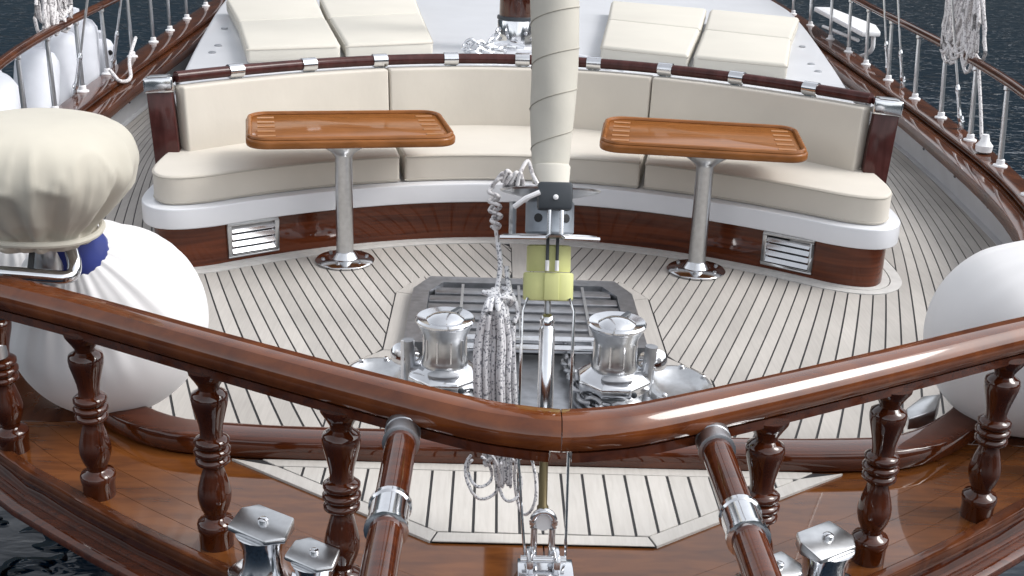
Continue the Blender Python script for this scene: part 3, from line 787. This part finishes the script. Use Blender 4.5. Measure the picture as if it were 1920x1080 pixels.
# yellow drum cover below
Mu = falign(st(1.04), SD)
MB().lathe([(.058, 0), (.060, .004), (.060, .068), (.055, .072)], 28, Mu).build('upper_cover', 'yellow_cover', furl)
yc = MB()
pc = []
for k in range(24):
    a = 2*math.pi*k/24; pc.append((.068*abs(math.cos(a))**.6*(1 if math.cos(a) > 0 else -1), .060*abs(math.sin(a))**.6*(1 if math.sin(a) > 0 else -1)))
yo = MB().prism(pc, -.078, -.002, Mu).build('lower_cover', 'yellow_cover', furl, bevel=.006)
MB().lathe([(.010, 0), (.010, .003), (.006, .004)], 14, Mu @ T(.006, -.061, -.038) @ Matrix.Rotation(R(90), 4, 'X')).build('cover_hole', 'black', yo)
MB().box(-.014, .026, -.066, -.058, -.076, -.004, Mu).build('cover_strap', 'yellow_cover', yo, bevel=.003)
for s in (-1, 1):
    MB().tube([Mu @ V(.006+s*.013, -.068, .095), Mu @ V(.006+s*.013, -.066, .03)], .0045, 8).build('cover_slot', 'dark_plastic', yo)
    MB().tube([Mu @ V(.006+s*.013, -.066, .03), Mu @ V(.006+s*.013, -.066, .002)], .0055, 8).build('cover_tongue', 'white_paint', yo)
    a0 = Mu @ V(s*.055, -.05, -.07); a1 = a0+V(s*.014, -.005, -.035); a2 = a1+V(-.002, -.1, -.36); a3 = V(s*.055, 1.455, .30)
    MB().tube([a0, a1, a2, a3], .0042, 8).build('side_wire', 'steel', furl)
# turnbuckle, rod, toggle and deck plate
MB().tube([st(.90), st(.97)], .009, 10).build('stay_rod', 'steel_dull', furl)
MB().lathe([(.006, 0), (.017, .008), (.021, .022), (.017, .036), (.019, .04), (.0215, .045), (.0215, .29), (.015, .33), (.018, .338), (.018, .36), (.01, .365)][::1], 20, falign(st(.935), -SD)).build('turnbuckle', 'steel', furl)
MB().lathe([(.018, 0), (.018, .02), (.012, .024), (.012, .15), (.016, .155), (.016, .17)], 16, falign(st(.585), -SD)).build('threaded_rod', 'brass_dark', furl)
ring = []
for k in range(20):
    a = R(-35+250*k/19); ring.append(V(-.008+.030*math.cos(a), 1.47, .405+.034*math.sin(a)))
leg0, leg1 = V(.016, 1.452, .30), V(-.032, 1.452, .30)
MB().tube([leg0]+ring+[leg1], .0095, 10).build('toggle_shackle', 'steel', furl)
MB().lathe([(.026, -.006), (.026, .006)], 20, align(V(-.008, 1.478, .405), V(0, -1, .1))).build('toggle_eye', 'white_paint', furl)
pl = MB().box(-.075, .075, 1.36, 1.47, .281, .293).build('deck_plate', 'steel', furl, bevel=.003)
MB().box(-.052, -.034, 1.385, 1.465, .293, .335).build('plate_lug', 'steel', pl, bevel=.003)
MB().box(.020, .038, 1.385, 1.465, .293, .335).build('plate_lug', 'steel', pl, bevel=.003)
MB().tube([V(-.068, 1.428, .316), V(.055, 1.428, .316)], .010, 12).build('clevis_pin', 'steel', pl)

# ------------------------------------------------------------------ ropes at the forestay
def rope(name, paths, r, m, label, cat_, seg=7, group=None):
    mb = MB()
    for p in paths: mb.tube(p, r, seg)
    return tag(mb.build(name, m, None, smooth=80), label, cat_, group)
def at(px, py, y):   # a point given by its place across and up at depth y
    C = V(-.17719, -1.431, 2.11856); d = _r*((px-960)/2295.6)+_u*((540-py)/2295.6)+_f; return C+d*((y-C.y)/d.y)
paths = []
for k in range(16):
    x0 = 894+4.1*k+random.uniform(-1.5, 1.5); yb_ = 1.60+random.uniform(-.03, .03)
    bot = 800+random.uniform(-40, 60)
    P = [at(930+random.uniform(-6, 6), 545+random.uniform(-4, 8), 1.64), at((x0+930)/2-1, 575, yb_), at(x0, 640, yb_), at(x0-2, 710, yb_), at(x0+3, bot, yb_), at(x0+9, bot+12, yb_-.02), at(x0+9, bot-20, yb_+.03), at(x0+8, 680, yb_+.04), at((x0+935)/2+6, 590, yb_+.04), at(940, 548, 1.66)]
    paths.append(cat(P, 7))
paths.append(cat([at(934, 455, 1.70), at(938, 500, 1.67), at(930, 545, 1.64), at(915, 548, 1.62), at(940, 556, 1.61), at(955, 545, 1.63), at(940, 540, 1.66)], 8))
paths.append(cat([at(905, 548, 1.62), at(930, 555, 1.60), at(958, 560, 1.62), at(955, 572, 1.66)], 8))
paths.append(cat([at(950, 500, 1.70), at(955, 540, 1.66), at(972, 585, 1.64), at(962, 620, 1.62), at(966, 760, 1.6), at(975, 860, 1.6)], 8))
rope('rope_hank', paths, .0072, 'rope_flecked', 'thick hank of black-flecked white rope hanging below the furling drum', 'rope')
paths = []
for k in range(4):
    cx, cy, rx_, ry_ = ((905, 890, 32, 46), (900, 885, 22, 28), (955, 900, 22, 40), (985, 905, 20, 60))[k]
    paths.append([at(cx+rx_*math.cos(a)*(1+.12*math.sin(2*a)), cy+ry_*math.sin(a), 1.56+.02*math.sin(a*2+k)) for a in [2*math.pi*j/26-1.5 for j in range(24)]])
for k in range(6): paths.append(cat([at(925+6*k, 845, 1.58), at(928+6*k, 880, 1.57), at(932+5*k, 905+4*(k % 3), 1.57), at(938+4*k, 880, 1.59)], 6))
rope('rope_tail', paths, .0045, 'rope_flecked', 'thin loose rope loops dangling under the bow rail apex', 'rope')
paths = [cat([at(925+random.uniform(-3, 12), 350+18*k, 1.74), at(918+random.uniform(-2, 4), 360+18*k, 1.72), at(940+random.uniform(-6, 4), 368+18*k, 1.71), at(930, 376+18*k, 1.74), at(922+random.uniform(-3, 3), 370+18*k, 1.76)], 6) for k in range(4)]
paths += [cat([at(925+8*k+random.uniform(-6, 6), 345+random.uniform(-6, 4), 1.73), at(935+8*k, 330-2*k+random.uniform(-6, 6), 1.72), at(950+6*k, 338+random.uniform(-8, 4), 1.74), at(945+7*k, 350, 1.76)], 6) for k in range(6)]
paths += [cat([at(968, 345, 1.74), at(978, 318, 1.75), at(990, 302, 1.77), at(998, 325, 1.76), at(1008, 345, 1.74)], 6), cat([at(928, 420, 1.74), at(932, 450, 1.72), at(934, 470, 1.70)], 6)]
rope('furling_line', paths, .0055, 'rope_white', 'tangled white furling line on the left edge of the furling drum', 'rope')

# ------------------------------------------------------------------ windlass hatch and fittings
hatch = thing('chain_locker_hatch', 'dull steel slatted deck hatch between and behind the windlasses', 'hatch', (0, 3.9, 0))
oct_ = [(-.47, 4.485), (.47, 4.485), (.545, 4.30), (.545, 3.60), (-.545, 3.60), (-.545, 4.30)]
inn_ = [(-.40, 4.40), (.40, 4.40), (.465, 4.26), (.465, 3.66), (-.465, 3.66), (-.465, 4.26)]
mb = MB(); m6 = 6
mb.v = [(x, y, -.01) for x, y in oct_]+[(x, y, .045) for x, y in oct_]+[(x, y, .045) for x, y in inn_]+[(x, y, .008) for x, y in inn_]
for i in range(6):
    j = (i+1) % 6; mb.f += [(i, j, 6+j, 6+i), (6+i, 6+j, 12+j, 12+i), (12+i, 12+j, 18+j, 18+i)]
mb.f.append(tuple(range(18, 24)))
mb.build('hatch_frame', 'steel_dull', hatch, smooth=0)
for k in range(6):
    y = 3.74+.115*k; hx = .462 if y < 4.26 else .462-(y-4.26)*.45
    MB().box(-hx, hx, y-.040, y+.040, .012, .034).build('slat', 'steel_dull', hatch, bevel=.004)
for x in (-.30, -.02, .30):
    MB().box(x-.007, x+.007, 3.67, 4.385, .0365, .043).build('slat_tie', 'steel_satin', hatch)
for i, y in enumerate((3.50, 3.40)):
    MB().tube([V(-.30, y, .11), V(.30, y, .11)], .018, 12).build('cross_bar', 'steel', hatch)
for x in (-.29, .29): MB().box(x-.012, x+.012, 3.36, 3.55, 0.0, .115).build('bar_bracket', 'steel_satin', hatch, bevel=.004)
MB().box(-.20, .22, 3.56, 3.595, .002, .07).build('locker_slot', 'black', hatch)
plate = tag(MB().prism([(-.50, 2.80), (.50, 2.80), (.52, 3.30), (.44, 3.585), (-.44, 3.585), (-.52, 3.30)], .0, .014).build('windlass_bed_plate', 'steel_dull', None, bevel=.003), 'dull steel bed plate on the deck under the two windlasses', 'deck plate')

def windlass(s, label):
    t = thing('anchor_windlass', label, 'windlass', (s*.34, 3.08, 0), 'anchor windlasses')
    M = T(s*.34, 3.08, 0)
    MB().lathe([(.155, .0135), (.16, .02), (.158, .032), (.10, .036)], 36, M).build('foot', 'steel_dull', t)
    gyp = MB().lathe([(.10, .034), (.125, .045), (.105, .062), (.125, .082), (.11, .09)], 24, M, mod=lambda a, z: 1+.05*math.sin(a*8)).build('chain_wheel', 'steel_satin', t)
    Mh = M @ RZ(R(22.5))
    hx = MB().lathe([(.132, .086), (.150, .094), (.155, .128), (.150, .138), (.098, .172)], 8, Mh).build('housing', 'steel', t, bevel=.004, smooth=25)
    ov = [(.062*abs(math.cos(a))**.7*(1 if math.cos(a) > 0 else -1), .017*math.sin(a)) for a in [2*math.pi*k/24 for k in range(24)]]
    Mo = M @ T(0, -.118, .170) @ Matrix.Rotation(R(30), 4, 'X')
    MB().prism(ov, -.02, .006, Mo).build('badge', 'steel_dull', hx, bevel=.002)
    MB().lathe([(.012, 0), (.012, .012), (.006, .016)], 10, M @ T(.07, -.128, .112) @ Matrix.Rotation(R(90), 4, 'X')).build('bolt', 'dark_plastic', hx)
    dr = MB().lathe([(.092, .172), (.094, .18), (.088, .195), (.083, .23), (.083, .27), (.087, .295), (.096, .315), (.106, .335), (.112, .348)], 40, M).build('warping_drum', 'steel_satin', t)
    for k in range(10):
        a = 2*math.pi*k/10
        MB().box(-.004, .004, -.003, .003, .20, .29, M @ RZ(a) @ T(.0845, 0, 0)).build('drum_rib', 'steel', dr)
    MB().lathe([(.112, .346), (.117, .352), (.118, .362), (.112, .370), (.075, .362), (.070, .366), (.045, .378), (.012, .383)], 40, M).build('drum_cap', 'steel', dr)
    for k in range(1):
        a = R(60)
        MB().box(.045, .112, -.009, .009, .366, .376, M @ RZ(a)).build('cap_slot', 'dark_plastic', dr)
    MB().tube([V(s*.34-s*.135*(-1), 3.12, .03), V(s*.34+s*.15, 3.12, .25)], .026, 12).build('gear_case', 'steel_dull', t)
    MB().lathe([(.03, 0), (.045, .01), (.045, .09), (.03, .10)], 20, align(V(s*.485, 3.20, .15), V(s*.3, -.6, .3))).build('motor_cap', 'steel', t)
    return t
windlass(-1, 'polished steel anchor windlass left of the rope hank')
windlass(1, 'polished steel anchor windlass right of the forestay turnbuckle')
tag(MB().tube([V(-.507, 3.05, .014), V(-.507, 3.05, .275)], .0065, 8).build('lever_rod', 'white_paint', None), 'thin upright white rod beside the left windlass', 'rod')
for s, side in ((-1, 'left'), (1, 'right')):
    P = cat([(s*.17, 3.5, .03), (s*.19, 3.2, .07), (s*.22, 2.99, .07), (s*.30, 2.93, .065), (s*.42, 2.925, .055), (s*.47, 2.86, .04), (s*.38, 2.78, .035), (s*.26, 2.76, .035), (s*.16, 2.6, .03), (s*.13, 2.3, .03), (s*.13, 2.14, .03)], 8)
    mb = MB(); link_chain(mb, P, .075, .0095)
    tag(mb.build('anchor_chain', 'steel_dull', None), 'anchor chain lying round the foot of the %s windlass' % side, 'chain', 'anchor chains')
    t = thing('deck_dish', 'oval steel chain dish with bolts on deck, outboard of the %s windlass' % side, 'deck fitting', (s*.635, 3.27, 0), 'oval chain dishes')
    M = T(s*.635, 3.24, 0) @ Matrix.Diagonal((.78, 1.15, 1, 1))
    d = MB().lathe([(.19, -.004), (.19, .01), (.175, .034), (.155, .04), (.135, .030), (.11, .012), (.05, .006)], 40, M).build('dish', 'steel_satin', t)
    for k in range(7):
        a = 2*math.pi*k/7+.4
        MB().lathe([(.012, .028), (.012, .046), (.007, .05)], 10, T(s*.635+.152*.78*math.cos(a), 3.24+.152*1.15*math.sin(a), 0)).build('bolt', 'steel', d)
tag(MB().tube(cat([(.43, 2.86, .03), (.47, 2.80, .12), (.55, 2.78, .15), (.63, 2.80, .12), (.67, 2.86, .03)], 8), .017, 10).build('grab_loop', 'steel', None), 'bright arched metal handle on deck beside the right windlass', 'handle')
tag(MB().prism([(1.27, 2.33), (1.37, 2.36), (1.42, 2.46), (1.36, 2.47), (1.28, 2.40)], .29, lambda x, y: .335+.25*(x-1.27)).build('corner_chock', 'steel_satin', None, bevel=.006), 'small wedge-shaped metal chock by the foot of the right white fender', 'chock')

# ------------------------------------------------------------------ big sock-covered fenders
def ball_fender(label, c, r, axis, neck, seedk=0):
    c = Vector(c); ax = Vector(axis).normalized(); t = thing('ball_fender', label, 'fender', (c.x, c.y, c.z-r), 'large white ball fenders')
    M = align(c, ax); prof = []
    N = 40
    for i in range(N+1):
        th = math.pi*(1-i/N)                       # from the far pole to the neck
        z = -math.cos(math.pi-th); rr = math.sin(th)
        z = -math.cos(math.pi*i/N); rr = math.sin(math.pi*i/N)
        k = max(0, z-.35)/.65
        zz_ = z+.22*k*k; rr = rr*(1-.10*k)
        prof.append((max(.004, rr*r), zz_*r))
    prof = [p for p in prof if not (p[1] > 0 and p[0] < .17*r)]
    rnd = random.Random(seedk); ph = [rnd.uniform(0, 6.28) for _ in range(4)]
    def mod(a, z):
        k = max(0, (z/r+.05)/1.15); f = .45*math.sin(17*a+ph[0]+.9*math.sin(3*a))+.35*math.sin(29*a+ph[1]+.7*math.sin(5*a))+.3*math.sin(9*a+ph[2])
        return 1+.06*k**1.8*f
    MB().lathe(prof, 180, M, mod).build('sock', 'fender_cloth', t, smooth=80)
    if neck:
        zt_ = prof[-1][1]
        nk = MB().lathe([(.31*r, zt_-.13*r), (.32*r, zt_-.07*r), (.30*r, zt_-.0*r), (.26*r, zt_+.06*r), (.24*r, zt_+.16*r), (.22*r, zt_+.24*r), (.10*r, zt_+.27*r)], 28, M).build('blue_neck', 'blue_vinyl', t)
        MB().tube([M @ V(.12*r*math.cos(a), .02*r, zt_+.22*r+.12*r*math.sin(a)) for a in [2*math.pi*k/20 for k in range(20)]], .018*r, 8, closed=True).build('neck_eye', 'blue_vinyl', nk)
    return t
ball_fender('big white cloth-covered ball fender with blue neck inside the left bow railing', (-1.44, 2.40, .592), .325, (-.02, -.20, .30), True, 1)
ball_fender('big white cloth-covered ball fender inside the right bow railing', (1.665, 2.42, .602), .335, (.5, -.10, .65), False, 2)
ball_fender('white ball fender mostly hidden behind the covered unit at the left edge', (-1.93, 2.75, .66), .30, (.3, -.5, .5), False, 3)

# ------------------------------------------------------------------ covered unit on the left rail end
cov = thing('covered_rail_unit', 'beige drawstring canvas cover over a unit on the left rail end', 'cover', (-1.52, 2.10, .86))
rnd = random.Random(5); ph = [rnd.uniform(0, 6.28) for _ in range(6)]
from mathutils import noise as mnoise
prof = [V(.105, 0, -.232), V(.135, 0, -.222), V(.150, 0, -.205), V(.143, 0, -.188), V(.165, 0, -.160), V(.215, 0, -.110), V(.262, 0, -.050), V(.288, 0, .005), V(.287, 0, .055), V(.266, 0, .094), V(.222, 0, .124), V(.15, 0, .146), V(.08, 0, .154), V(.02, 0, .156), V(.004, 0, .156)]
prof2 = [(p.x, p.z) for p in cat(prof, 6)]
def cmod(a, z):
    k = sm(.04, -.15, z)
    f = .5*math.sin(11*a+ph[0]+.7*math.sin(2*a))+.4*math.sin(17*a+ph[1])+.4*math.sin(5*a+ph[2])
    q = V(math.cos(a)*1.6, math.sin(a)*1.6, z*5+.35*a if False else z*5)
    r1 = 1-abs(mnoise.noise(q*1.3+V(3.1, 0, 0)))*2.2; r2 = 1-abs(mnoise.noise(V(q.x*2.6, q.y*2.6, q.z*.8)+V(0, 7.7, 0)))*2.4
    g_ = .035*max(0, r1)**3+.03*max(0, r2)**3*(.4+.6*sm(.12, -.05, z))+.035*mnoise.noise(q*.8)
    return 1+.13*k*f+g_*sm(.17, .09, z)
cv = MB().lathe(prof2, 180, T(-1.515, 2.10, 1.187), cmod)
cvo = cv.build('canvas_cover', 'canvas_cover', cov, smooth=80)
MB().tube([V(-1.515+.170*math.cos(a), 2.10+.170*math.sin(a), .995+.004*math.sin(3*a)) for a in [2*math.pi*k/30 for k in range(30)]], .010, 8, closed=True).build('drawstring', 'canvas_cover', cvo)
MB().lathe([(.05, .80), (.05, .99)], 16, T(-1.515, 2.12, 0)).build('mount_post', 'steel_satin', cov)
MB().tube(cat([at(-120, 505, 1.98), at(0, 511, 1.99), at(80, 517, 2.0), at(118, 520, 2.01), at(136, 514, 2.03), at(140, 495, 2.05), at(134, 470, 2.08), at(128, 446, 2.10)], 8), .021, 16).build('support_tube', 'steel', cov)
MB().tube([at(57, 505, 2.02), at(62, 455, 2.04)], .009, 8).build('hold_strap', 'strap', cov)

# ------------------------------------------------------------------ side railings
STY = [5.25, 5.94, 6.66, 7.40, 8.12, 8.95, 9.76, 10.50, 11.35, 12.40, 13.4]
HND = .50
for s, side in ((-1, 'left'), (1, 'right')):
    t = thing('side_railing', 'metal stanchions carrying a wooden handrail along the %s deck edge' % side, 'railing', (s*3.0, 6, .362), 'side deck railings')
    dxl = .06 if s < 0 else 0
    tops = []
    for y in STY:
        x = xofy(OUT, y)-.055
        b = V(s*(x+dxl*.5), y, .362); tp = V(s*(x+(-.035 if s > 0 else .01)+dxl*.5), y, .362+HND-.02); tops.append(tp)
        so_ = MB().lathe([(.0175, 0), (.0165, .30), (.014, HND-.03), (.022, HND-.022), (.022, HND)], 12, align(b, tp-b)).build('stanchion', 'steel_satin', t)
        MB().lathe([(.045, 0), (.043, .008), (.026, .014), (.024, .04), (.018, .045)], 16, T(*b)).build('stanchion_base', 'white_paint', so_)
    P = [V(p.x, p.y, .362+HND+.02) for p in tops]; P = [P[0]+(P[0]-P[1])*1.0]+P
    MB().tube(cat(P, 5), .030, 12).build('handrail', 'cap_wood', t)

# shrouds with turnbuckles
def shroud(s, y, label, aim=(0, 8.7, 17), r=.009):
    x = xofy(OUT, y)-.02; b = V(s*x, y, .365); d = (Vector((aim[0], aim[1], aim[2]))-b).normalized()
    t = thing('shroud', label, 'rigging', tuple(b), 'mast shrouds with turnbuckles')
    MB().tube([b+d*.30, b+d*4.5], r, 8).build('shroud_wire', 'steel_satin', t)
    tb = MB().lathe([(.012, .05), (.016, .06), (.019, .09), (.014, .11), (.014, .24), (.019, .26), (.016, .29), (.010, .31)], 12, align(b, d)).build('turnbuckle', 'steel', t)
    MB().box(-.012, .012, -.03, .03, -.01, .06, T(*b)).build('chainplate', 'steel', t, bevel=.003)
    MB().tube([b+V(0, .022*math.cos(a), .055+.030*math.sin(a)) for a in [2*math.pi*k/14 for k in range(14)]], .007, 6, closed=True).build('shackle', 'steel', t)
    return t
shroud(1, 7.02, 'mast shroud with turnbuckle just left of the right hanging rope coil')
shroud(1, 8.62, 'mast shroud with turnbuckle on the right rail, second towards the stern')
shroud(1, 9.1, 'thin mast shroud furthest towards the stern on the right rail')
shroud(-1, 7.2, 'mast shroud with turnbuckle rising between the left white fenders')
shroud(-1, 8.3, 'mast shroud with turnbuckle behind the left white fenders')
tag(MB().tube(cat([(3.0, 6.32, .40), (3.01, 6.45, .60), (3.02, 6.62, .84)], 5), .012, 8).build('hanging_rope_end', 'rope_white', None), 'white rope end running from the right rail coil to the cap', 'rope')
tag(MB().lathe([(.02, 0), (.05, .01), (.055, .05), (.03, .08), (.02, .12)], 14, T(3.0, 6.28, .365)).build('deck_block', 'white_paint', None), 'small white block on the cap below the right rope coil', 'block')

# hanging rope coils on the handrails
def coil(label, c, w_, h_, n_, s):
    paths = []; rnd = random.Random(int(abs(c[1])*100)); 
    for k in range(n_):
        cx = rnd.uniform(-1, 1)*w_*.42; ww = w_*rnd.uniform(.25, .55); hh = h_*rnd.uniform(.8, 1.05); zt_ = c[2]+h_*.5
        P = []
        for j in range(21):
            a = 2*math.pi*j/20
            wob = .12*math.sin(3*a+k)
            P.append(V(c[0]+rnd.uniform(-.02, .02)*.4+.05*math.sin(a*1.0+k)*.5, c[1]+cx*(.5-.5*math.cos(a))+ww*.5*math.sin(a)*(1+wob)*(.5+.5*math.sin(a/2)), zt_-hh*(.5-.5*math.cos(a))))
        paths.append(P)
    # frapping turns
    for q_ in range(3):
        z = c[2]+h_*.36+q_*.025
        paths.append([V(c[0]+.05*math.cos(a), c[1]+w_*.25*math.sin(a), z+.01*math.sin(a)) for a in [2*math.pi*j/16 for j in range(17)]])
    return rope('rope_coil', paths, .0125, 'rope_white', label, 'rope', 6, 'rope coils hung on the handrails')
coil('coil of pale rope hanging above the right handrail', (3.03, 7.02, 1.16), .80, .70, 24, 1)
coil('coil of pale rope hanging above the left handrail', (-3.14, 6.98, 1.15), .62, .60, 20, -1)

# ------------------------------------------------------------------ upright white fenders outside the left railing
def cyl_fender(label, p0, p1, r, eye=True):
    p0, p1 = Vector(p0), Vector(p1); h = (p1-p0).length; t = thing('cylinder_fender', label, 'fender', tuple(p0), 'white cylindrical fenders outside the left railing')
    M = align(p0, p1-p0)
    MB().lathe([(r*.35, 0), (r*.8, .03), (r*.97, .08), (r, .14), (r, h-.14), (r*.95, h-.08), (r*.75, h-.03), (r*.3, h)], 26, M, mod=lambda a, z: 1+.012*math.sin(6*a+z*7)).build('body', 'fender_vinyl', t)
    MB().lathe([(r*.3, h-.01), (r*.28, h+.05), (r*.12, h+.06)], 14, M).build('end_neck', 'fender_vinyl', t)
    MB().lathe([(.022, 0), (.022, .008), (.01, .010)], 10, M @ T(r*.55, -r*.78, h-.10) @ Matrix.Rotation(R(90), 4, 'X')).build('valve', 'black', t)
    return t
cyl_fender('leaning white fender at the far left, lowest of the group', (-3.28, 5.85, -.10), (-3.42, 6.55, .60), .17)
cyl_fender('upright white fender beside the leaning one outside the left railing', (-3.32, 6.85, .02), (-3.34, 7.15, .70), .15)
cyl_fender('upright white fender in the middle of the left railing group', (-3.36, 7.42, .05), (-3.36, 7.62, .78), .15)
cyl_fender('tallest upright white fender with a round top outside the left railing', (-3.42, 8.05, .05), (-3.42, 8.15, .80), .19)
cyl_fender('small white fender furthest towards the stern outside the left railing', (-3.42, 8.75, .05), (-3.40, 8.70, .55), .12)
tag(MB().tube(cat([(-3.12, 8.75, .55), (-3.05, 8.3, .45), (-2.98, 8.05, .35), (-3.0, 7.85, .36), (-3.1, 7.95, .42)], 6), .014, 8).build('mooring_line', 'rope_white', None), 'short white line looped over the left cap rail by the fenders', 'rope')

# ------------------------------------------------------------------ folding step outside the right railing
stp = thing('boarding_step', 'white folding boarding step fixed outside the right railing', 'step', (3.45, 11.0, .4))
MB().prism([(3.33, 10.35), (3.52, 10.40), (3.62, 10.9), (3.52, 12.3), (3.34, 12.3)], .53, .58).build('tread', 'white_paint', stp, bevel=.012)
MB().tube(cat([(3.50, 10.55, .53), (3.50, 10.55, .38), (3.42, 10.7, .28), (3.36, 10.9, .24)], 6), .022, 10).build('brace', 'white_paint', stp)
MB().tube([V(3.36, 11.9, .42), V(3.46, 10.9, .42)], .018, 10).build('cross_tube', 'white_paint', stp)
print('planks', NPL)
